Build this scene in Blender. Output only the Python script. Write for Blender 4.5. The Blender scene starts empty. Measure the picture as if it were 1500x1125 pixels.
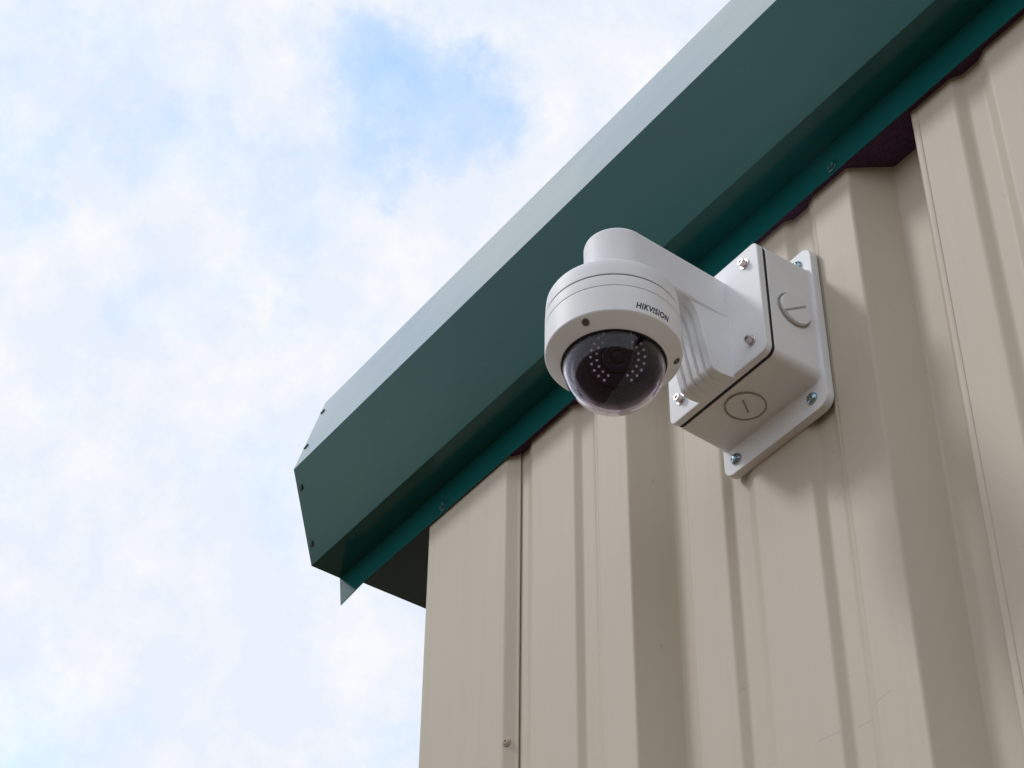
import bpy, bmesh, math, random
from mathutils import Vector, Matrix
random.seed(7)
R_ = math.radians
scene = bpy.context.scene

# ------------------------------------------------------------------ camera
F_PX = 2955.1                                   # focal length in pixels of a 1500 px wide frame
pitch, yaw, roll = R_(41.216), R_(35.295), R_(0.749)
CAM = Vector((0.0, -0.9, 1.5))
hd = Vector((-math.cos(yaw), math.sin(yaw), 0))
FW = hd * math.cos(pitch) + Vector((0, 0, math.sin(pitch)))
UP = -hd * math.sin(pitch) + Vector((0, 0, math.cos(pitch)))
RT = FW.cross(UP)
RT, UP = math.cos(roll) * RT + math.sin(roll) * UP, -math.sin(roll) * RT + math.cos(roll) * UP
cd = bpy.data.cameras.new('camera')
cam = bpy.data.objects.new('camera', cd)
scene.collection.objects.link(cam)
cd.sensor_fit = 'HORIZONTAL'; cd.sensor_width = 36.0
cd.lens = F_PX / 1500 * 36.0
cd.clip_start = 0.05; cd.clip_end = 3000
M = Matrix((RT, UP, -FW)).transposed().to_4x4(); M.translation = CAM
cam.matrix_world = M
scene.camera = cam

# ------------------------------------------------------------------ sun, sky, exposure
SUN_TO = Vector((-0.98, -1.0, 1.43)).normalized()      # direction towards the veiled sun
sd = bpy.data.lights.new('sun', 'SUN'); sd.energy = 0.5; sd.angle = R_(9); sd.color = (1.0, 0.985, 0.965)
sun = bpy.data.objects.new('sun', sd); scene.collection.objects.link(sun)
sun.rotation_euler = SUN_TO.to_track_quat('Z', 'Y').to_euler()
sun.location = (-6, -6, 9)

world = bpy.data.worlds.new('World'); scene.world = world; world.use_nodes = True
nt = world.node_tree; nt.nodes.clear()
def N(t, **kw):
    n = nt.nodes.new(t)
    for k, v in kw.items(): setattr(n, k, v)
    return n
L = lambda a, b: nt.links.new(a, b)
wo = N('ShaderNodeOutputWorld'); bg = N('ShaderNodeBackground'); bg.inputs['Strength'].default_value = 0.15
sky = N('ShaderNodeTexSky'); sky.sky_type = 'NISHITA'; sky.sun_disc = False
sky.sun_elevation = math.asin(SUN_TO.z); sky.sun_rotation = math.atan2(SUN_TO.x, SUN_TO.y) % (2 * math.pi)
sky.altitude = 100; sky.air_density = 1.0; sky.dust_density = 0.0; sky.ozone_density = 1.5
tc = N('ShaderNodeTexCoord')
def mathn(op, a=None, b=None, c=None, clamp=False):
    n = N('ShaderNodeMath', operation=op); n.use_clamp = clamp
    for i, v in enumerate((a, b, c)):
        if v is None: continue
        if isinstance(v, (int, float)): n.inputs[i].default_value = v
        else: L(v, n.inputs[i])
    return n.outputs[0]
# irregular edges: bend the direction a little with noise
wn = N('ShaderNodeTexNoise'); wn.inputs['Scale'].default_value = 14; wn.inputs['Detail'].default_value = 5
wn.inputs['Roughness'].default_value = 0.68
L(tc.outputs['Generated'], wn.inputs['Vector'])
wsub = N('ShaderNodeVectorMath', operation='SUBTRACT'); wsub.inputs[1].default_value = (0.5, 0.5, 0.5); L(wn.outputs['Color'], wsub.inputs[0])
wsc = N('ShaderNodeVectorMath', operation='SCALE'); wsc.inputs['Scale'].default_value = 0.13; L(wsub.outputs[0], wsc.inputs[0])
wadd = N('ShaderNodeVectorMath', operation='ADD'); L(tc.outputs['Generated'], wadd.inputs[0]); L(wsc.outputs[0], wadd.inputs[1])
wnrm = N('ShaderNodeVectorMath', operation='NORMALIZE'); L(wadd.outputs[0], wnrm.inputs[0])
cn = N('ShaderNodeTexNoise'); cn.inputs['Scale'].default_value = 7.5; cn.inputs['Detail'].default_value = 9
cn.inputs['Roughness'].default_value = 0.64; cn.inputs['Distortion'].default_value = 0.25
L(tc.outputs['Generated'], cn.inputs['Vector'])
cover = mathn('MULTIPLY_ADD', cn.outputs['Fac'], 2.1, -0.03)           # cloud thickness
c2f = N('ShaderNodeTexNoise'); c2f.inputs['Scale'].default_value = 30; c2f.inputs['Detail'].default_value = 8; c2f.inputs['Roughness'].default_value = 0.68
L(tc.outputs['Generated'], c2f.inputs['Vector'])            # fine mottling
# the broken gaps where blue shows, as directions in the sky (azimuth/elevation of each gap)
def direction(px, py):
    d = (px - 750) / F_PX * RT - (py - 562.5) / F_PX * UP + FW
    return d.normalized()
for px, py, rad, w in [(605, 150, 130, .62), (690, 195, 115, .38), (520, 130, 110, .26), (430, 300, 110, .40), (60, 230, 80, .26), (15, 300, 70, .24),
                       (290, 235, 80, .22), (140, 605, 90, .2), (240, 455, 100, .16), (150, 1085, 100, .28), (575, 1090, 70, .26), (430, 500, 60, .22),
                       (620, 330, 100, .16), (60, 30, 90, .14)]:
    d = direction(px, py)
    dt = N('ShaderNodeVectorMath', operation='DOT_PRODUCT'); L(wnrm.outputs[0], dt.inputs[0]); dt.inputs[1].default_value = d
    mr = N('ShaderNodeMapRange', interpolation_type='SMOOTHSTEP')
    mr.inputs['From Min'].default_value = math.cos(1.25 * rad / F_PX); mr.inputs['From Max'].default_value = 1.0
    mr.inputs['To Min'].default_value = 0.0; mr.inputs['To Max'].default_value = w
    L(dt.outputs['Value'], mr.inputs['Value'])
    cover = mathn('SUBTRACT', cover, mr.outputs[0])
cover = mathn('ADD', cover, mathn('MULTIPLY_ADD', c2f.outputs['Fac'], 0.45, -0.24))
coverc = mathn('MULTIPLY_ADD', cover, 0.62, 0.36, clamp=True)
# cloud body: white tops, faintly lilac thinner parts
cr = N('ShaderNodeValToRGB')
cr.color_ramp.elements[0].position = 0.30; cr.color_ramp.elements[0].color = (0.81, 0.857, 0.955, 1)
cr.color_ramp.elements[1].position = 0.78; cr.color_ramp.elements[1].color = (0.925, 0.94, 0.96, 1)
c2 = N('ShaderNodeTexNoise'); c2.inputs['Scale'].default_value = 19; c2.inputs['Detail'].default_value = 9; c2.inputs['Roughness'].default_value = 0.66
mp = N('ShaderNodeMapping'); mp.inputs['Location'].default_value = (3.1, 1.7, 0.4); L(tc.outputs['Generated'], mp.inputs['Vector']); L(mp.outputs[0], c2.inputs['Vector'])
L(mathn('MULTIPLY_ADD', c2.outputs['Fac'], 2.1, -0.58, clamp=True), cr.inputs['Fac'])
csc = N('ShaderNodeVectorMath', operation='SCALE'); csc.inputs['Scale'].default_value = 3.42; L(cr.outputs['Color'], csc.inputs[0])
tint = N('ShaderNodeVectorMath', operation='MULTIPLY'); tint.inputs[1].default_value = (0.98, 1.20, 1.10); L(sky.outputs['Color'], tint.inputs[0])
mx = N('ShaderNodeMix', data_type='RGBA'); L(coverc, mx.inputs['Factor']); L(tint.outputs[0], mx.inputs[6]); L(csc.outputs[0], mx.inputs[7])
L(mx.outputs[2], bg.inputs['Color']); L(bg.outputs[0], wo.inputs['Surface'])

scene.view_settings.view_transform = 'Standard'; scene.view_settings.look = 'None'
scene.view_settings.gamma = 1.0; scene.view_settings.use_curve_mapping = False
scene.view_settings.exposure = 1.0
scene.cycles.max_bounces = 10; scene.cycles.transparent_max_bounces = 12

# ------------------------------------------------------------------ materials
def new_mat(name):
    m = bpy.data.materials.new(name); m.use_nodes = True
    t = m.node_tree; t.nodes.clear()
    o = t.nodes.new('ShaderNodeOutputMaterial'); p = t.nodes.new('ShaderNodeBsdfPrincipled')
    t.links.new(p.outputs[0], o.inputs['Surface'])
    return m, t, p
def paint(name, col, rough=0.45, var=0.06, nscale=6.0, bump=0.02, bscale=900.0, metallic=0.0, ior=1.5, stretch=(1, 1, 1), dirt=None, dirt_amt=0.0, coat=0.0, wave=0.0, wave_scale=3.0, streak=0.0):
    m, t, p = new_mat(name)
    tcn = t.nodes.new('ShaderNodeTexCoord'); mpn = t.nodes.new('ShaderNodeMapping'); mpn.inputs['Scale'].default_value = stretch
    t.links.new(tcn.outputs['Object'], mpn.inputs['Vector'])
    n1 = t.nodes.new('ShaderNodeTexNoise'); n1.inputs['Scale'].default_value = nscale; n1.inputs['Detail'].default_value = 8; n1.inputs['Roughness'].default_value = 0.6
    t.links.new(mpn.outputs[0], n1.inputs['Vector'])
    ramp = t.nodes.new('ShaderNodeValToRGB')
    lo = [c * (1 - var) for c in col]; hi = [min(1, c * (1 + var)) for c in col]
    ramp.color_ramp.elements[0].position = 0.3; ramp.color_ramp.elements[0].color = (*lo, 1)
    ramp.color_ramp.elements[1].position = 0.7; ramp.color_ramp.elements[1].color = (*hi, 1)
    t.links.new(n1.outputs['Fac'], ramp.inputs['Fac'])
    csock = ramp.outputs['Color']
    if dirt:
        n2 = t.nodes.new('ShaderNodeTexNoise'); n2.inputs['Scale'].default_value = 140; n2.inputs['Detail'].default_value = 3
        t.links.new(tcn.outputs['Object'], n2.inputs['Vector'])
        r2 = t.nodes.new('ShaderNodeMapRange'); r2.inputs['From Min'].default_value = 0.70; r2.inputs['From Max'].default_value = 0.80
        r2.inputs['To Max'].default_value = dirt_amt
        t.links.new(n2.outputs['Fac'], r2.inputs['Value'])
        mxx = t.nodes.new('ShaderNodeMix'); mxx.data_type = 'RGBA'; mxx.inputs[7].default_value = (*dirt, 1)
        t.links.new(r2.outputs[0], mxx.inputs['Factor']); t.links.new(csock, mxx.inputs[6]); csock = mxx.outputs[2]
    if streak:                       # rain runs: noise drawn out down the sheet
        ms_ = t.nodes.new('ShaderNodeMapping'); ms_.inputs['Scale'].default_value = (85, 85, 1.6); t.links.new(tcn.outputs['Object'], ms_.inputs['Vector'])
        ns = t.nodes.new('ShaderNodeTexNoise'); ns.inputs['Scale'].default_value = 1.0; ns.inputs['Detail'].default_value = 5; ns.inputs['Roughness'].default_value = 0.65
        t.links.new(ms_.outputs[0], ns.inputs['Vector'])
        rs = t.nodes.new('ShaderNodeMapRange'); rs.inputs['From Min'].default_value = 0.48; rs.inputs['From Max'].default_value = 0.78; rs.inputs['To Max'].default_value = streak * 3
        t.links.new(ns.outputs['Fac'], rs.inputs['Value'])
        mxs = t.nodes.new('ShaderNodeMix'); mxs.data_type = 'RGBA'; mxs.inputs[7].default_value = (col[0] * .72, col[1] * .70, col[2] * .66, 1)
        t.links.new(rs.outputs[0], mxs.inputs['Factor']); t.links.new(csock, mxs.inputs[6]); csock = mxs.outputs[2]
    t.links.new(csock, p.inputs['Base Color'])
    rr = t.nodes.new('ShaderNodeMapRange'); rr.inputs['To Min'].default_value = rough - 0.06; rr.inputs['To Max'].default_value = rough + 0.08
    t.links.new(n1.outputs['Fac'], rr.inputs['Value']); t.links.new(rr.outputs[0], p.inputs['Roughness'])
    p.inputs['Metallic'].default_value = metallic; p.inputs['IOR'].default_value = ior
    p.inputs['Coat Weight'].default_value = coat
    nrm = None
    if wave:
        nw = t.nodes.new('ShaderNodeTexNoise'); nw.inputs['Scale'].default_value = wave_scale; nw.inputs['Detail'].default_value = 1.5
        t.links.new(mpn.outputs[0], nw.inputs['Vector'])
        bw = t.nodes.new('ShaderNodeBump'); bw.inputs['Strength'].default_value = 1.0; bw.inputs['Distance'].default_value = wave
        t.links.new(nw.outputs['Fac'], bw.inputs['Height']); nrm = bw.outputs[0]
    if bump:
        nb = t.nodes.new('ShaderNodeTexNoise'); nb.inputs['Scale'].default_value = bscale; nb.inputs['Detail'].default_value = 2
        t.links.new(tcn.outputs['Object'], nb.inputs['Vector'])
        bb = t.nodes.new('ShaderNodeBump'); bb.inputs['Strength'].default_value = bump; bb.inputs['Distance'].default_value = 0.001
        t.links.new(nb.outputs['Fac'], bb.inputs['Height'])
        if nrm: t.links.new(nrm, bb.inputs['Normal'])
        nrm = bb.outputs[0]
    if nrm: t.links.new(nrm, p.inputs['Normal'])
    return m
MAT = {}
MAT['beige'] = paint('beige_steel', (0.53, 0.463, 0.368), rough=0.52, ior=1.42, var=0.035, streak=0.055, nscale=5, bump=0.03, bscale=1200, stretch=(1, 1, 0.25), dirt=(0.25, 0.21, 0.17), dirt_amt=0.35, wave=0.004, wave_scale=2.5)
def add_scratches(m, segs, width, col):
    t = m.node_tree; p = [n for n in t.nodes if n.type == 'BSDF_PRINCIPLED'][0]
    src = p.inputs['Base Color'].links[0].from_socket
    tcn = t.nodes.new('ShaderNodeTexCoord'); acc = None
    def vm(op, a, b=None, sc=None):
        n = t.nodes.new('ShaderNodeVectorMath'); n.operation = op
        for i, v in enumerate((a, b)):
            if v is None: continue
            if hasattr(v, 'links'): t.links.new(v, n.inputs[i])
            else: n.inputs[i].default_value = v
        if sc is not None: t.links.new(sc, n.inputs['Scale'])
        return n
    flat = vm('MULTIPLY', tcn.outputs['Object'], (1, 0, 1)).outputs[0]
    for (ax, az), (bx_, bz_) in segs:
        d = Vector((bx_ - ax, 0, bz_ - az)); l2 = d.length_squared
        pa = vm('SUBTRACT', flat, (ax, 0, az)).outputs[0]
        dt = vm('DOT_PRODUCT', pa, tuple(d / l2)).outputs['Value']
        cl = t.nodes.new('ShaderNodeClamp'); t.links.new(dt, cl.inputs['Value'])
        pr = t.nodes.new('ShaderNodeVectorMath'); pr.operation = 'SCALE'; pr.inputs[0].default_value = d; t.links.new(cl.outputs[0], pr.inputs['Scale'])
        ln = vm('LENGTH', vm('SUBTRACT', pa, pr.outputs[0]).outputs[0]).outputs['Value']
        mr = t.nodes.new('ShaderNodeMapRange'); mr.inputs['From Min'].default_value = 0; mr.inputs['From Max'].default_value = width
        mr.inputs['To Min'].default_value = .2; mr.inputs['To Max'].default_value = 0; t.links.new(ln, mr.inputs['Value'])
        if acc is None: acc = mr.outputs[0]
        else:
            mx_ = t.nodes.new('ShaderNodeMath'); mx_.operation = 'MAXIMUM'; t.links.new(acc, mx_.inputs[0]); t.links.new(mr.outputs[0], mx_.inputs[1]); acc = mx_.outputs[0]
    mm = t.nodes.new('ShaderNodeMix'); mm.data_type = 'RGBA'; mm.inputs[7].default_value = (*col, 1)
    t.links.new(acc, mm.inputs['Factor']); t.links.new(src, mm.inputs[6]); t.links.new(mm.outputs[2], p.inputs['Base Color'])
add_scratches(MAT['beige'], [((-.8875, 2.2566), (-.8667, 2.2537)), ((-.8529, 2.2525), (-.8379, 2.2516)), ((-.8314, 2.2583), (-.8133, 2.2613)),
                             ((-.848, 2.452), (-.838, 2.458)), ((-.640, 2.610), (-.632, 2.612))], .0011, (.12, .09, .07))
MAT['green'] = paint('green_steel', (0.006, 0.095, 0.094), rough=0.14, var=0.06, nscale=4, bump=0, bscale=900, dirt=(0.12, 0.14, 0.13), dirt_amt=0.2, ior=1.43, wave=0.0012, wave_scale=2.2)
MAT['soffit'] = paint('dark_soffit', (0.035, 0.072, 0.085), rough=0.55, var=0.1, nscale=7)
MAT['foam'] = paint('foam_closure', (0.060, 0.024, 0.060), rough=0.95, var=0.5, nscale=420, bump=0.9, bscale=520)
MAT['white'] = paint('white_powder_coat', (0.82, 0.825, 0.845), rough=0.55, var=0.045, nscale=14, bump=0.05, bscale=2400, dirt=(0.35, 0.32, 0.28), dirt_amt=0.18)
MAT['white_smooth'] = paint('white_housing', (0.82, 0.825, 0.845), rough=0.5, var=0.04, nscale=14, bump=0.02, bscale=2600, dirt=(0.4, 0.37, 0.33), dirt_amt=0.12)
MAT['rubber'] = paint('black_gasket', (0.012, 0.012, 0.014), rough=0.7, var=0.1)
MAT['seam'] = paint('seam_shadow_gasket', (0.03, 0.03, 0.035), rough=0.8, var=0.1)
MAT['steel'] = paint('stainless_steel', (0.66, 0.60, 0.60), rough=0.38, var=0.1, nscale=300, metallic=1.0)
MAT['zinc'] = paint('blue_zinc', (0.34, 0.46, 0.54), rough=0.26, var=0.25, nscale=350, metallic=1.0)
MAT['recess_shade'] = paint('screw_recess_shade', (0.03, 0.03, 0.032), rough=0.5, metallic=0.6, var=0.1)  # shade inside the screw crosses put into the colour
MAT['black_gloss'] = paint('black_plastic', (0.013, 0.006, 0.021), rough=0.25, var=0.1, bump=0, ior=1.35)
MAT['black_matt'] = paint('black_liner', (0.010, 0.006, 0.013), rough=0.5, var=0.1, bump=0)
MAT['ink'] = paint('dark_ink', (0.012, 0.013, 0.03), rough=0.5, var=0.05)
MAT['led'] = paint('led_lens', (0.88, 0.84, 0.90), rough=0.12, var=0.02, bump=0)
MAT['shade_grime'] = paint('groove_shade_dirt', (0.36, 0.32, 0.285), rough=0.8, var=0.1)  # shade and dirt of the plug grooves put into the colour
MAT['bezel_screw'] = paint('screw_hole_shade', (0.10, 0.095, 0.09), rough=0.5, var=0.2)  # dark tone stands for the shade in the bezel screw holes
MAT['concrete'] = paint('concrete', (0.36, 0.34, 0.31), rough=0.85, var=0.15, nscale=9, bump=0.5, bscale=150)
MAT['roof'] = paint('roof_steel', (0.013, 0.05, 0.042), rough=0.4, var=0.06, nscale=4)
# clear moulded dome with real wall thickness
m, t, p = new_mat('dome_plastic'); MAT['dome'] = m
p.inputs['Base Color'].default_value = (0.86, 0.80, 0.92, 1); p.inputs['Roughness'].default_value = 0.0
p.inputs['Transmission Weight'].default_value = 1.0; p.inputs['IOR'].default_value = 1.34
# ground: dry grass and bare earth
m, t, p = new_mat('ground_earth'); MAT['ground'] = m
tcn = t.nodes.new('ShaderNodeTexCoord')
na = t.nodes.new('ShaderNodeTexNoise'); na.inputs['Scale'].default_value = 0.7; na.inputs['Detail'].default_value = 10; na.inputs['Roughness'].default_value = 0.7
t.links.new(tcn.outputs['Object'], na.inputs['Vector'])
ra = t.nodes.new('ShaderNodeValToRGB'); e = ra.color_ramp.elements
e[0].position = 0.35; e[0].color = (0.072, 0.046, 0.022, 1); e[1].position = 0.62; e[1].color = (0.17, 0.106, 0.058, 1)
t.links.new(na.outputs['Fac'], ra.inputs['Fac']); t.links.new(ra.outputs['Color'], p.inputs['Base Color'])
p.inputs['Roughness'].default_value = 0.95
nb = t.nodes.new('ShaderNodeTexNoise'); nb.inputs['Scale'].default_value = 60; nb.inputs['Detail'].default_value = 5; t.links.new(tcn.outputs['Object'], nb.inputs['Vector'])
bb = t.nodes.new('ShaderNodeBump'); bb.inputs['Strength'].default_value = 0.6; bb.inputs['Distance'].default_value = 0.02
t.links.new(nb.outputs['Fac'], bb.inputs['Height']); t.links.new(bb.outputs[0], p.inputs['Normal'])

# ------------------------------------------------------------------ helpers
COL = scene.collection
def finish(name, bm, mat, parent=None, smooth=35, bevel=0, solid=0, label=None):
    bmesh.ops.remove_doubles(bm, verts=bm.verts, dist=1e-6)
    me = bpy.data.meshes.new(name); bm.to_mesh(me); bm.free()
    if smooth:
        me.polygons.foreach_set('use_smooth', [True] * len(me.polygons))
        me.set_sharp_from_angle(angle=R_(smooth))
    me.materials.append(MAT[mat])
    o = bpy.data.objects.new(name, me); COL.objects.link(o)
    if parent is not None: attach(o, parent)
    if solid:
        md = o.modifiers.new('thickness', 'SOLIDIFY'); md.thickness = solid; md.offset = -1
    if bevel:
        md = o.modifiers.new('bevel', 'BEVEL'); md.width = bevel; md.segments = 2; md.limit_method = 'ANGLE'; md.angle_limit = R_(40)
    if smooth:
        md = o.modifiers.new('face_normals', 'WEIGHTED_NORMAL'); md.mode = 'FACE_AREA'; md.weight = 90; md.keep_sharp = True
    if label: o['label'] = label
    return o
def attach(o, parent):
    o.parent = parent
    base = parent.get('_base') or (0, 0, 0)
    o.matrix_parent_inverse = Matrix.Translation(-world_loc(parent))
def world_loc(o):
    v = o.location.copy()
    return v          # only the root Empties are moved; their parts keep world coordinates
def root(name, loc, label, cat, group=None):
    o = bpy.data.objects.new(name, None); COL.objects.link(o); o.location = loc; o.empty_display_size = 0.1
    o['label'] = label; o['category'] = cat
    if group: o['group'] = group
    return o
def fillet(pts, r, n=3):
    out = [Vector(pts[0])]
    for i in range(1, len(pts) - 1):
        a, b, c = Vector(pts[i - 1]), Vector(pts[i]), Vector(pts[i + 1])
        d1 = (a - b); d2 = (c - b); l1, l2 = d1.length, d2.length
        rr = min(r, 0.45 * l1, 0.45 * l2); d1.normalize(); d2.normalize()
        p0, p2 = b + d1 * rr, b + d2 * rr
        for k in range(n + 1):
            s = k / n
            out.append((1 - s) ** 2 * p0 + 2 * s * (1 - s) * b + s * s * p2)
    out.append(Vector(pts[-1]))
    return out
def sheet(bm, path, f0, f1, segs=1):
    """ruled strip: f0(p), f1(p) give the 3D ends for each path point"""
    prev = None
    for p in path:
        a, b = Vector(f0(p)), Vector(f1(p))
        row = [bm.verts.new(a.lerp(b, k / segs)) for k in range(segs + 1)]
        if prev:
            for k in range(segs): bm.faces.new((prev[k], row[k], row[k + 1], prev[k + 1]))
        prev = row
def loft(bm, loops, cap0=True, cap1=True):
    rows = [[bm.verts.new(v) for v in lp] for lp in loops]
    n = len(rows[0])
    for a, b in zip(rows, rows[1:]):
        for i in range(n):
            bm.faces.new((a[i], a[(i + 1) % n], b[(i + 1) % n], b[i]))
    if cap0: bm.faces.new(rows[0][::-1])
    if cap1: bm.faces.new(rows[-1])
    bmesh.ops.recalc_face_normals(bm, faces=bm.faces)
def lathe(bm, prof, c, n=64, cap0=False, cap1=False):
    loops = [[Vector((c[0] + r * math.cos(2 * math.pi * i / n), c[1] + r * math.sin(2 * math.pi * i / n), z)) for i in range(n)] for r, z in prof]
    loft(bm, loops, cap0, cap1)
def rrect(x0, x1, z0, z1, r, n=6):
    pts = []
    for cx, cz, a0 in ((x1 - r, z0 + r, -90), (x1 - r, z1 - r, 0), (x0 + r, z1 - r, 90), (x0 + r, z0 + r, 180)):
        for k in range(n + 1):
            a = R_(a0 + 90 * k / n); pts.append((cx + r * math.cos(a), cz + r * math.sin(a)))
    return pts
def rbox(bm, x0, x1, z0, z1, r, layers):
    """layers: (y, inset) from back to front"""
    loops = []
    for y, ins in layers:
        loops.append([Vector((px, y, pz)) for px, pz in rrect(x0 + ins, x1 - ins, z0 + ins, z1 - ins, max(0.0005, r - ins))])
    loft(bm, loops)
def box(bm, x0, x1, y0, y1, z0, z1):
    loft(bm, [[Vector((x0, y0, z)), Vector((x1, y0, z)), Vector((x1, y1, z)), Vector((x0, y1, z))] for z in (z0, z1)])
def axis_frame(n):
    n = Vector(n).normalized(); u = n.orthogonal().normalized(); return u, n.cross(u), n
def lathe_on(bm, prof, org, nrm, n=20, cap0=True, cap1=True, spin=0.0):
    u, v, w = axis_frame(nrm); org = Vector(org)
    loft(bm, [[org + (u * math.cos(2 * math.pi * i / n + spin) + v * math.sin(2 * math.pi * i / n + spin)) * r + w * h for i in range(n)] for r, h in prof], cap0, cap1)

# ------------------------------------------------------------------ ground
bm = bmesh.new()
for v in ((-600, -600), (600, -600), (600, 600), (-600, 600)): bm.verts.new((v[0], v[1], 0))
bm.faces.new(bm.verts); g = finish('ground', bm, 'ground', smooth=0); g['kind'] = 'structure'

# ------------------------------------------------------------------ the shed
PITCH, XC0 = 0.3048, -0.9
VD = 0.032                                        # depth of the wide channels
XL, XR, YB = -1.4098, 2.04, 3.2
ZB, ZT = 0.10, 2.80
shed = root('metal_shed', (0.3, 1.4, 0), 'beige ribbed steel shed wall under a dark green eave trim', 'shed')
def rib_profile(x0, x1):
    """(x, depth) of the ribbed sheet between x0 and x1"""
    pts = []
    k0 = math.floor((x0 - XC0) / PITCH) - 1; k1 = math.ceil((x1 - XC0) / PITCH) + 1
    for k in range(k0, k1 + 1):
        c = XC0 + k * PITCH
        pts += [(c - .1140, 0), (c - .0690, 0), (c - .0605, .005), (c - .0425, .005), (c - .0310, 0),
                (c + .0345, 0), (c + .0430, .005), (c + .0605, .005), (c + .0668, .0012), (c + .0688, .0018), (c + .0712, 0),
                (c + .1140, 0), (c + .1390, VD), (c + .1655, VD)]
    out = []
    for i, (a, b) in enumerate(zip(pts, pts[1:])):
        if x0 <= a[0] <= x1 and not (out and abs(out[-1][0] - a[0]) < 1e-6): out.append(a)
        for xe in (x0, x1):
            if a[0] < xe < b[0]:
                s = (xe - a[0]) / (b[0] - a[0]); out.append((xe, a[1] + s * (b[1] - a[1])))
    out = sorted(set(out))
    return out
def wall_panel(x0, x1, place, lift=0.0, zt=ZT, name='wall_panel'):
    path = fillet([(x, d) for x, d in rib_profile(x0, x1)], 0.0022, 3)
    bm = bmesh.new()
    sheet(bm, path, lambda p: place(p[0], p[1] - lift, ZB), lambda p: place(p[0], p[1] - lift, zt), segs=1)
    return finish(name, bm, 'beige', shed, smooth=28, solid=0.0008)
front = lambda x, d, z: (x, d, z)
edges = [-1.290, -.7030, .2114, 1.1258, 2.035]
for i in range(4):
    # every other sheet tucks under its neighbours at the side laps
    under = i % 2
    wall_panel(edges[i] - (.03 if under else 0), edges[i + 1] + (.03 if under and i < 3 else 0), front, lift=(-.0004 if under else 0))
# gable ends and back, same sheet
left = lambda s, d, z: (XL + 0.006 + d, s, z)
right = lambda s, d, z: (XR - 0.006 - d, s, z)
back = lambda s, d, z: (s, YB - 0.006 - d, z)
for a, b in ((0.03, .95), (.95, 1.86), (1.86, 2.78), (2.78, YB - .02)):
    wall_panel(a, b, left); o = wall_panel(a, b, right); o.modifiers['thickness'].offset = 1
for a, b in ((-1.40, -.5), (-.5, .4), (.4, 1.3), (1.3, 2.02)):
    o = wall_panel(a, b, back)
# corner trims
def corner_trim(pts, screws):
    bm = bmesh.new()
    sheet(bm, fillet(pts, 0.0025, 3), lambda p: (p[0], p[1], ZB - .01), lambda p: (p[0], p[1], ZT))
    o = finish('corner_trim', bm, 'beige', shed, smooth=28, solid=0.0008)
    for q, nrm in screws:
        s = bmesh.new(); lathe_on(s, [(.0040, -.002), (.0040, .0005), (.0031, .0007), (.0030, .0018), (.0024, .0024), (.0014, .0024), (.0012, .0012)], q, nrm, n=12)
        finish('screw', s, 'beige', o, smooth=30)
corner_trim([(-1.2590, .0040), (-1.2620, .0030), (-1.2735, -.0040), (XL, -.0040), (XL, .150), (XL + .009, .158)],
            [((-1.2690, -.0028, z), (.45, -.9, 0)) for z in (2.4391, 1.84, 1.24, .64)])
corner_trim([(XR - .158, .004), (XR - .148, -.004), (XR, -.004), (XR, .150), (XR - .009, .158)], [])
corner_trim([(XL + .009, YB - .158), (XL, YB - .150), (XL, YB), (XL + .15, YB)], [])
corner_trim([(XR - .15, YB), (XR, YB), (XR, YB - .15), (XR - .009, YB - .158)], [])
# slab under the sheets
bm = bmesh.new(); box(bm, XL + .03, XR - .03, .03, YB - .03, -.05, .16); finish('slab', bm, 'concrete', shed, bevel=.008, smooth=0)
# foam closure strips between the sheets and the eave flange
FY, FZ0, FZ1 = -.0075, 2.762, 2.797
for a, b in ((-1.268, -.7030), (-.7030, .2114), (.2114, 1.1258), (1.1258, 2.03)):
    prof = [p for p in fillet([(x, d) for x, d in rib_profile(a, b)], .0015, 2)]
    bm = bmesh.new(); prev = None
    zb_ = FZ0 + .0035
    for x, d in prof:
        row = [bm.verts.new((x, FY + .0012, zb_)), bm.verts.new((x, d + .0004, zb_)), bm.verts.new((x, d + .0004, FZ1)), bm.verts.new((x, FY + .0012, FZ1))]
        if prev:
            for k in range(4): bm.faces.new((prev[k], prev[(k + 1) % 4], row[(k + 1) % 4], row[k]))
        prev = row
    bmesh.ops.recalc_face_normals(bm, faces=bm.faces)
    finish('foam_closure', bm, 'foam', shed, smooth=0)
# eave trim
XE, XE2 = -1.583, 2.22
# the faces keep one section along the eave; the end is cut slightly aslant
ev = fillet([(FY, FZ1 - .0001, 1.0), (-.0440, 2.7975, 1.0), (-.0934, 2.8894, .981), (.0059, 3.1237, 1.06), (.08, 3.136, 1.06)], .0004, 2)
def eave_piece(x0, x1, cut_end):
    bm = bmesh.new()
    sheet(bm, ev, lambda p: (x0 * (p[2] if cut_end else 1), p[0], p[1]), lambda p: (x1, p[0], p[1]), segs=8)
    o = finish('eave_trim', bm, 'green', shed, smooth=25, solid=.0008)
    o.modifiers['thickness'].offset = 1
    return o
eave = eave_piece(XE, 1.10, True)
eave2 = eave_piece(1.10 + .0006, XE2, False)
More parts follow.
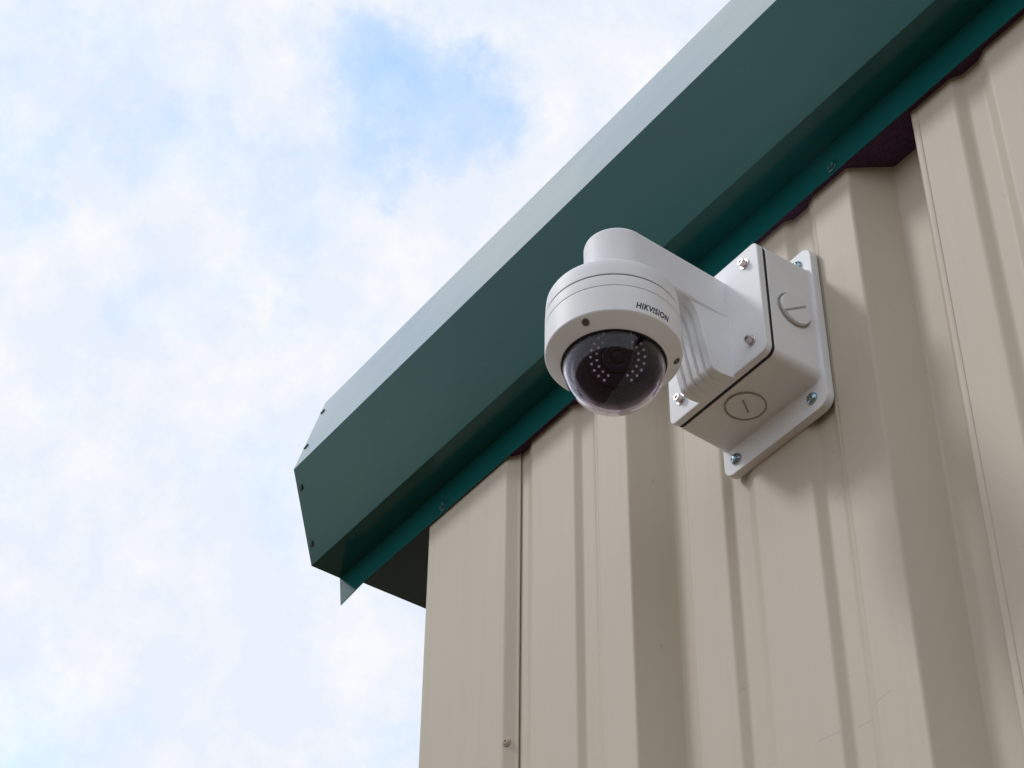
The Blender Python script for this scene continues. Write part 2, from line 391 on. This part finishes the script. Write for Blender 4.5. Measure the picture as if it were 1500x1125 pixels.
# flange hanging from the trim in front of the sheets, its end corner bent away
bm = bmesh.new()
A = bm.verts.new((XE, FY, FZ1)); B = bm.verts.new((XE + .050, FY, FZ0)); Cc = bm.verts.new((-1.5700, -.0113, 2.7523))
D1 = bm.verts.new((XE2, FY, FZ0)); E1 = bm.verts.new((XE2, FY, FZ1))
bm.faces.new((A, B, D1, E1)); bm.faces.new((A, Cc, B))
finish('eave_flange', bm, 'green', eave, smooth=0, solid=.0009)
def screw_green(x, z):
    s = bmesh.new(); lathe_on(s, [(.0062, -.001), (.0062, .0008), (.0046, .0012), (.0042, .0030), (.0030, .0038)], (x, FY, z), (0, -1, 0), n=16)
    return finish('screw', s, 'green', eave, smooth=30)
for x in (-1.3795, -.7947, -.18, .42, 1.02, 1.62): screw_green(x, 2.7705)
# end cap and its rivets
bm = bmesh.new()
cap = [(FY + .03, 2.8045, 1.0), (-.0428, 2.7990, 1.0), (-.0918, 2.8894, .981), (.0059, 3.1212, 1.06), (.078, 3.1335, 1.06)]
loft(bm, [[Vector((XE * k + dx, y, z)) for y, z, k in cap] for dx in (.0006, .0014)])
finish('end_cap', bm, 'green', eave, smooth=0)
for (ya, za, ka), (yb, zb, kb), f in (((-.0934, 2.8894, .981), (.0059, 3.1237, 1.06), .80), ((-.0934, 2.8894, .981), (.0059, 3.1237, 1.06), .27),
                                      ((-.0440, 2.7975, 1.0), (-.0934, 2.8894, .981), .78), ((-.0440, 2.7975, 1.0), (-.0934, 2.8894, .981), .20)):
    y, z, k = ya + (yb - ya) * f, za + (zb - za) * f, ka + (kb - ka) * f
    d = Vector((0, yb - ya, zb - za)).normalized(); nrm = (0, -d.z, d.y)
    s = bmesh.new(); lathe_on(s, [(.0038, -.001), (.0038, .0011), (.0028, .0013), (.0014, .0014)], (XE * k + .007, y, z), nrm, n=12)
    finish('rivet', s, 'roof', eave, smooth=40)
# soffit below the overhang, verge boards and roof
bm = bmesh.new(); box(bm, XE, XL + .02, -.004, YB + .14, 2.8032, 2.812); finish('soffit', bm, 'soffit', shed, smooth=0)
bm = bmesh.new(); box(bm, XR - .02, XE2, -.004, YB + .14, 2.8032, 2.812); finish('soffit', bm, 'soffit', shed, smooth=0)
bm = bmesh.new(); box(bm, XL + .021, XR - .021, YB - .004, YB + .14, 2.8032, 2.812); finish('soffit', bm, 'soffit', shed, smooth=0)
for xa, xb in ((XE, XE + .012), (XE2 - .012, XE2)):
    bm = bmesh.new()
    loft(bm, [[Vector((x, .031, 2.813)), Vector((x, YB + .139, 2.813)), Vector((x, YB + .139, 3.375)), Vector((x, .031, 3.12))] for x in (xa + .001, xb)])
    finish('verge_board', bm, 'green', shed, smooth=0)
bm = bmesh.new(); box(bm, XE + .013, XE2 - .013, YB + .125, YB + .139, 2.813, 3.365); finish('back_fascia', bm, 'green', shed, smooth=0)
bm = bmesh.new()
rp = []
x = XE - .004
while x < XE2: rp += [(x, 0), (x + .15, 0), (x + .165, .02), (x + .185, .02), (x + .20, 0)]; x += .20
rp = [q for q in rp if q[0] <= XE2]
sheet(bm, rp, lambda p: (p[0], .075, 3.138 + p[1]), lambda p: (p[0], YB + .15, 3.392 + p[1]))
finish('roof', bm, 'roof', shed, smooth=20, solid=.0008)

# ------------------------------------------------------------------ junction box and bracket
BX0, BX1, BZ0, BZ1 = -.9550, -.8352, 2.5600, 2.6810
mount = root('camera_wall_mount', (-.894, 0, 2.6195), 'white cast junction box with arm screwed to the beige wall', 'wall mount')
bm = bmesh.new()
rbox(bm, -.9560, -.8318, 2.5325, 2.7060, .011, [(-.0002, .0), (-.0066, 0), (-.0076, .0003), (-.0080, .0012)])
finish('back_plate', bm, 'white', mount, smooth=30)
bm = bmesh.new()
rbox(bm, BX0, BX1, BZ0, BZ1, .0075, [(-.0075, -.0022), (-.0086, -.0012), (-.0105, -.0006), (-.0554, .0006), (-.0560, .0012)])
body = finish('box_body', bm, 'white', mount, smooth=30)
bm = bmesh.new()
rbox(bm, BX0, BX1, BZ0, BZ1, .0075, [(-.0550, .0011), (-.0595, .0011)])
finish('gasket', bm, 'rubber', mount, smooth=30)
bm = bmesh.new()
rbox(bm, BX0, BX1, BZ0, BZ1, .0075, [(-.0588, .0012), (-.0592, .0006), (-.0640, .0004), (-.0650, .0008), (-.0655, .0020)])
lid = finish('lid', bm, 'white', mount, smooth=30)
# buttress under the arm: rounded foot, grooved front
AX = -.8960
bp_ = fillet([(-.060, 2.5606), (-.0735, 2.5566), (-.0860, 2.5570), (-.0905, 2.5760), (-.0985, 2.6170), (-.1200, 2.6290), (-.060, 2.6290)], .010, 6)
xs = [(AX + .0200, .0012), (AX + .0192, 0)]
for gx in (.0115, .0035, -.0045, -.0125):
    xs += [(AX + gx + .0018, 0), (AX + gx + .0008, .0022), (AX + gx - .0008, .0022), (AX + gx - .0018, 0)]
xs += [(AX - .0192, 0), (AX - .0200, .0012)]
bm = bmesh.new()
loops = []
for x, ins in xs:
    lp = []
    for y, z in bp_:
        k = min(1, max(0, (-.0665 - y) / .006))
        lp.append(Vector((x, y + ins * k, z + ins * .5 * k * (1 if z < 2.57 else 0))))
    loops.append(lp)
loft(bm, loops)
finish('buttress', bm, 'white', mount, smooth=32)
# arm: widens into a round pad above the camera
AY, AR, AW = -.1645, .0262, .0200
def arm_loop(ins, top, s):
    pts = []
    n = 22
    pts.append((AX + AW - ins, -.0620))
    pts.append((AX + AR - ins, AY))
    for k in range(1, n):
        a = math.pi * k / n
        pts.append((AX + (AR - ins) * math.cos(a), AY - (AR - ins) * math.sin(a)))
    pts.append((AX - AR + ins, AY)); pts.append((AX - AW + ins, -.0620))
    out = []
    for x, y in pts:
        f = (-.0655 - y) / .12
        zt = 2.6640 - .0045 * f
        zb = 2.6215
        out.append(Vector((x, y, zb + (zt - zb) * s)))
    return out
bm = bmesh.new()
loft(bm, [arm_loop(.0016, 0, 0), arm_loop(.0005, 0, .02), arm_loop(0, 0, .05), arm_loop(0, 0, .90), arm_loop(.0006, 0, .955), arm_loop(.0018, 0, .985), arm_loop(.0034, 0, 1)])
arm = finish('arm', bm, 'white', mount, smooth=32)
bm = bmesh.new(); lathe(bm, [(.0235, 2.590), (.0235, 2.6225)], (AX, AY - .004), n=40, cap0=True, cap1=True); finish('arm_pad', bm, 'white', mount)
# lid screws: flanged hex heads
for sx, sz in ((-.8507, 2.6640), (-.8512, 2.5795), (-.9388, 2.5790), (-.9388, 2.6640)):
    s = bmesh.new()
    lathe_on(s, [(.0050, -.001), (.0050, .0008), (.0046, .0012)], (sx, -.0655, sz), (0, -1, 0), n=24)
    hx = bmesh.new()
    o = finish('screw', s, 'steel', mount, smooth=30)
    lathe_on(hx, [(.0037, .001), (.0037, .0052), (.0033, .0058), (.0020, .0058), (.0019, .0036)], (sx, -.0655, sz), (0, -1, 0), n=6, spin=random.random())
    finish('screw_head', hx, 'steel', o, smooth=0)
# wall screws: blue zinc pan heads with dark bars painted as the shade of a cross recess
def pan_screw(x, z, rot):
    s = bmesh.new()
    lathe_on(s, [(.0054, -.001), (.0054, .0006), (.0050, .0018), (.0040, .0029), (.0026, .0036), (.0010, .0039)], (x, -.0080, z), (0, -1, 0), n=24)
    o = finish('screw', s, 'zinc', mount, smooth=50)
    for a in (rot, rot + math.pi / 2):
        c = bmesh.new(); ux, uz = math.cos(a), math.sin(a)
        pts = []
        for l, w in ((-.0032, -.0006), (.0032, -.0006), (.0032, .0006), (-.0032, .0006)):
            pts.append((x + l * ux - w * uz, z + l * uz + w * ux))
        loft(c, [[Vector((px, y, pz)) for px, pz in pts] for y in (-.0100, -.01175 - .00004 * (a == rot))])
        finish('cross_shade', c, 'recess_shade', o, smooth=0)
for sx, sz, r in ((-.8475, 2.6915, .3), (-.8478, 2.5460, .9), (-.9402, 2.5450, .2), (-.9402, 2.6925, .6)): pan_screw(sx, sz, r)
# knock-out plugs: round plate split by a screwdriver slot
def plug(org, nrm, r, slot_dir, h, ring):
    org = Vector(org); n = Vector(nrm).normalized(); u = Vector(slot_dir); u = (u - n * u.dot(n)).normalized(); v = n.cross(u)
    rt = bmesh.new()
    K = 48
    def ringloop(rad, hh): return [org + (u * math.cos(2 * math.pi * i / K) + v * math.sin(2 * math.pi * i / K)) * rad + n * hh for i in range(K)]
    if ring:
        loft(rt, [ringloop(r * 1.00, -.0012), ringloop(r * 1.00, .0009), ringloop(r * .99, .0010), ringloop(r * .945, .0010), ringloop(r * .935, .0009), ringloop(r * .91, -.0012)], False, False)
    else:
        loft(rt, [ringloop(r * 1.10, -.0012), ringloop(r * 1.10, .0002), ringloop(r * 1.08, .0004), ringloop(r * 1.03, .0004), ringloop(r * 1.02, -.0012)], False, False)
    o = finish('plug', rt, 'shade_grime', mount, smooth=35)  # raised ring coloured as the groove's shade and dirt
    hw = .0011
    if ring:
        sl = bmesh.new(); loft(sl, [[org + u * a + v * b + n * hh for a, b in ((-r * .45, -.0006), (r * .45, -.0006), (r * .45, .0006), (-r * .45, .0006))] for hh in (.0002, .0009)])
        finish('slot', sl, 'shade_grime', o, smooth=0)  # raised strip coloured as the slot's shade and dirt
        return
    for sgn in (1, -1):
        a0 = math.asin(hw / r)
        def seg(rad, hh):
            pts = []
            a0 = math.asin(hw / rad)
            for i in range(25):
                a = a0 + (math.pi - 2 * a0) * i / 24
                pts.append(org + u * rad * math.cos(a) + v * sgn * rad * math.sin(a) + n * hh)
            return pts
        s = bmesh.new()
        rr = r * (.90 if ring else .985)
        loft(s, [seg(rr, -.001), seg(rr, h - .0005), seg(rr * .98, h)], True, True)
        finish('plug_face', s, 'white', o, smooth=35)
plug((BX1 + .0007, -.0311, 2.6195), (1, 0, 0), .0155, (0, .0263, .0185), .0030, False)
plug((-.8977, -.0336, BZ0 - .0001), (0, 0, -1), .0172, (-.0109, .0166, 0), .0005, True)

# ------------------------------------------------------------------ dome camera
CX, CY, CR = -.8950, -.1710, .0530
dome = root('security_camera', (CX, CY, 2.5945), 'white dome security camera with dark bubble hanging from the arm', 'security camera')
bm = bmesh.new()
lathe(bm, [(.020, 2.5935), (.0490, 2.5940), (.0508, 2.5934), (.0518, 2.5915), (.0524, 2.5860), (.0527, 2.5770), (.0524, 2.5764), (.0500, 2.5762)], (CX, CY), n=96, cap0=True, cap1=True)
finish('upper_housing', bm, 'white_smooth', dome)
bm = bmesh.new(); lathe(bm, [(.0515, 2.5765), (.0515, 2.5625)], (CX, CY), n=96, cap0=True, cap1=True); finish('seam', bm, 'seam', dome)
bm = bmesh.new(); lathe(bm, [(.0505, 2.5750), (.0526, 2.5748), (.0529, 2.5742), (.0530, 2.5648), (.0528, 2.5642), (.0510, 2.5640)], (CX, CY), n=96, cap0=True, cap1=True)
finish('middle_ring', bm, 'white_smooth', dome)
bm = bmesh.new()
lathe(bm, [(.0505, 2.5637), (.0527, 2.5636), (.0530, 2.5630), (.0531, 2.5390), (.0528, 2.5380), (.0519, 2.5372), (.0418, 2.5298), (.0408, 2.5294), (.0402, 2.5300), (.0402, 2.5420)], (CX, CY), n=96)
bez = finish('lower_housing', bm, 'white_smooth', dome, smooth=40)
# tamper screws on the sloping bezel, shade of their holes put into the colour
slope = math.atan2(.0074, .0101)
for a in (-64, 55, 174):
    ca, sa = math.cos(R_(a)), math.sin(R_(a))
    nrm = Vector((ca * math.sin(slope), sa * math.sin(slope), -math.cos(slope)))
    o3 = Vector((CX + ca * .0482, CY + sa * .0482, 2.5345))
    s = bmesh.new()
    lathe_on(s, [(.0030, -.001), (.0030, .0003), (.0026, .0005), (.0020, .0005), (.0017, .0002)], o3, nrm, n=20)
    q = finish('bezel_screw', s, 'bezel_screw', bez, smooth=30)
# clear bubble
BZ = 2.5296; BR = .0397
bm = bmesh.new()
prof = [(BR, BZ + .006)] + [(BR * math.cos(R_(a)), BZ - BR * math.sin(R_(a))) for a in range(0, 90, 3)] + [(.0006, BZ - BR)]
BI = BR - .0022
inner = [(.0006, BZ - BI)] + [(BI * math.cos(R_(a)), BZ - BI * math.sin(R_(a))) for a in range(87, -1, -3)] + [(BI, BZ + .006), (BR, BZ + .006)]
lathe(bm, prof, (CX, CY), n=96, cap1=True)
lathe(bm, inner, (CX, CY), n=96, cap0=True)
bmesh.ops.remove_doubles(bm, verts=bm.verts, dist=1e-6)
bmesh.ops.recalc_face_normals(bm, faces=bm.faces)
finish('dome_cover', bm, 'dome', dome, smooth=60)
# rubber seal round the bubble
bm = bmesh.new(); lathe(bm, [(.0409, 2.5310), (.0409, 2.5290), (.0400, 2.5284), (.0393, 2.5290), (.0393, 2.5310)], (CX, CY), n=96); finish('dome_seal', bm, 'black_matt', dome)
# dark liner behind the bubble
bm = bmesh.new(); lathe(bm, [(.0392, 2.5300), (.0388, 2.5420), (.002, 2.5430)], (CX, CY), n=64, cap1=True); finish('liner', bm, 'black_matt', dome)
bm = bmesh.new()
prof = [(.0335 * math.cos(R_(a)), BZ - .0335 * math.sin(R_(a))) for a in range(-10, 90, 5)] + [(.0006, BZ - .0335)]
# swivelling camera ball with a flat face looking out past the viewer
NF = Vector((.66, -.50, -.55)).normalized()
FC = Vector((-.8807, -.1789, 2.5231))
u_ = Vector((0, 0, 1)).cross(NF).normalized(); v_ = NF.cross(u_)
def disc(bm, rads, K=48, org=FC):
    loft(bm, [[org + (u_ * math.cos(2 * math.pi * i / K) + v_ * math.sin(2 * math.pi * i / K)) * r + NF * h for i in range(K)] for r, h in rads])
bm = bmesh.new()
disc(bm, [(.0120, -.034), (.0200, -.026), (.0236, -.016), (.0244, -.006), (.0240, -.0012), (.0232, 0), (.0128, .0002), (.0122, -.0010)])
mod = finish('camera_module', bm, 'black_gloss', dome, smooth=35)
bm = bmesh.new()
disc(bm, [(.0118, -.003), (.0118, .0030), (.0108, .0040), (.0085, .0040), (.0078, .0020), (.0060, .0016), (.0056, .0002)])
lens = finish('lens_barrel', bm, 'black_gloss', mod, smooth=35)
bm = bmesh.new()
disc(bm, [(.0054, .0004), (.0046, .0014), (.0030, .0021), (.0012, .0024)])
finish('lens_glass', bm, 'black_gloss', mod, smooth=60)
# dark shroud ball round the module, flattened where the module looks out
bm = bmesh.new()
SC = Vector((CX + .0008, CY + .0008, BZ + .0005)); SR = .0352
bmesh.ops.create_uvsphere(bm, u_segments=64, v_segments=40, radius=SR, matrix=Matrix.Translation(SC))
for v in bm.verts:
    h = (v.co - FC).dot(NF) + .0022
    if h > 0: v.co -= NF * h
    if v.co.z > BZ + .008: v.co.z = BZ + .008
finish('shroud', bm, 'black_gloss', dome, smooth=30)
# infrared LEDs in two arcs either side of the lens
for r, n0, offs in ((.0203, 24, 0), (.0158, 20, .5)):
    for i in range(n0):
        a = 2 * math.pi * (i + offs) / n0
        if abs(math.sin(a)) > .93 and math.sin(a) < 0: continue
        if math.sin(a) > .80 and r < .02: continue
        s = bmesh.new(); c = FC + (u_ * math.cos(a) + v_ * math.sin(a)) * r
        K = 10
        loft(s, [[c + (u_ * math.cos(2 * math.pi * j / K) + v_ * math.sin(2 * math.pi * j / K)) * rr + NF * h for j in range(K)] for rr, h in ((.0011, -.0004), (.0011, .0004), (.0009, .0012), (.0004, .0015))])
        finish('led', s, 'led', mod, smooth=60)
# lettering printed on the lower housing, wrapped round it
cu = bpy.data.curves.new('lettering', 'FONT'); cu.body = 'HIKVISION'; cu.size = 1.0; cu.shear = 0.30; cu.offset = 0.027; cu.space_character = 1.10
tob = bpy.data.objects.new('lettering_source', cu); COL.objects.link(tob)
dg = bpy.context.evaluated_depsgraph_get(); dg.update()
tm = bpy.data.meshes.new_from_object(tob.evaluated_get(dg))
bpy.data.objects.remove(tob)
bmt = bmesh.new(); bmt.from_mesh(tm); bpy.data.meshes.remove(tm)
bmesh.ops.triangulate(bmt, faces=bmt.faces)
bmesh.ops.subdivide_edges(bmt, edges=[e for e in bmt.edges if e.calc_length() > .25], cuts=2)
x0 = min(v.co.x for v in bmt.verts); x1 = max(v.co.x for v in bmt.verts); y1 = max(v.co.y for v in bmt.verts)
for v in bmt.verts:
    th = R_(-19.5 + 33.5 * (v.co.x - x0) / (x1 - x0))
    v.co = Vector((CX + .05325 * math.cos(th), CY + .05325 * math.sin(th), 2.5420 + .0062 * v.co.y / y1))
finish('lettering', bmt, 'ink', dome, smooth=0)
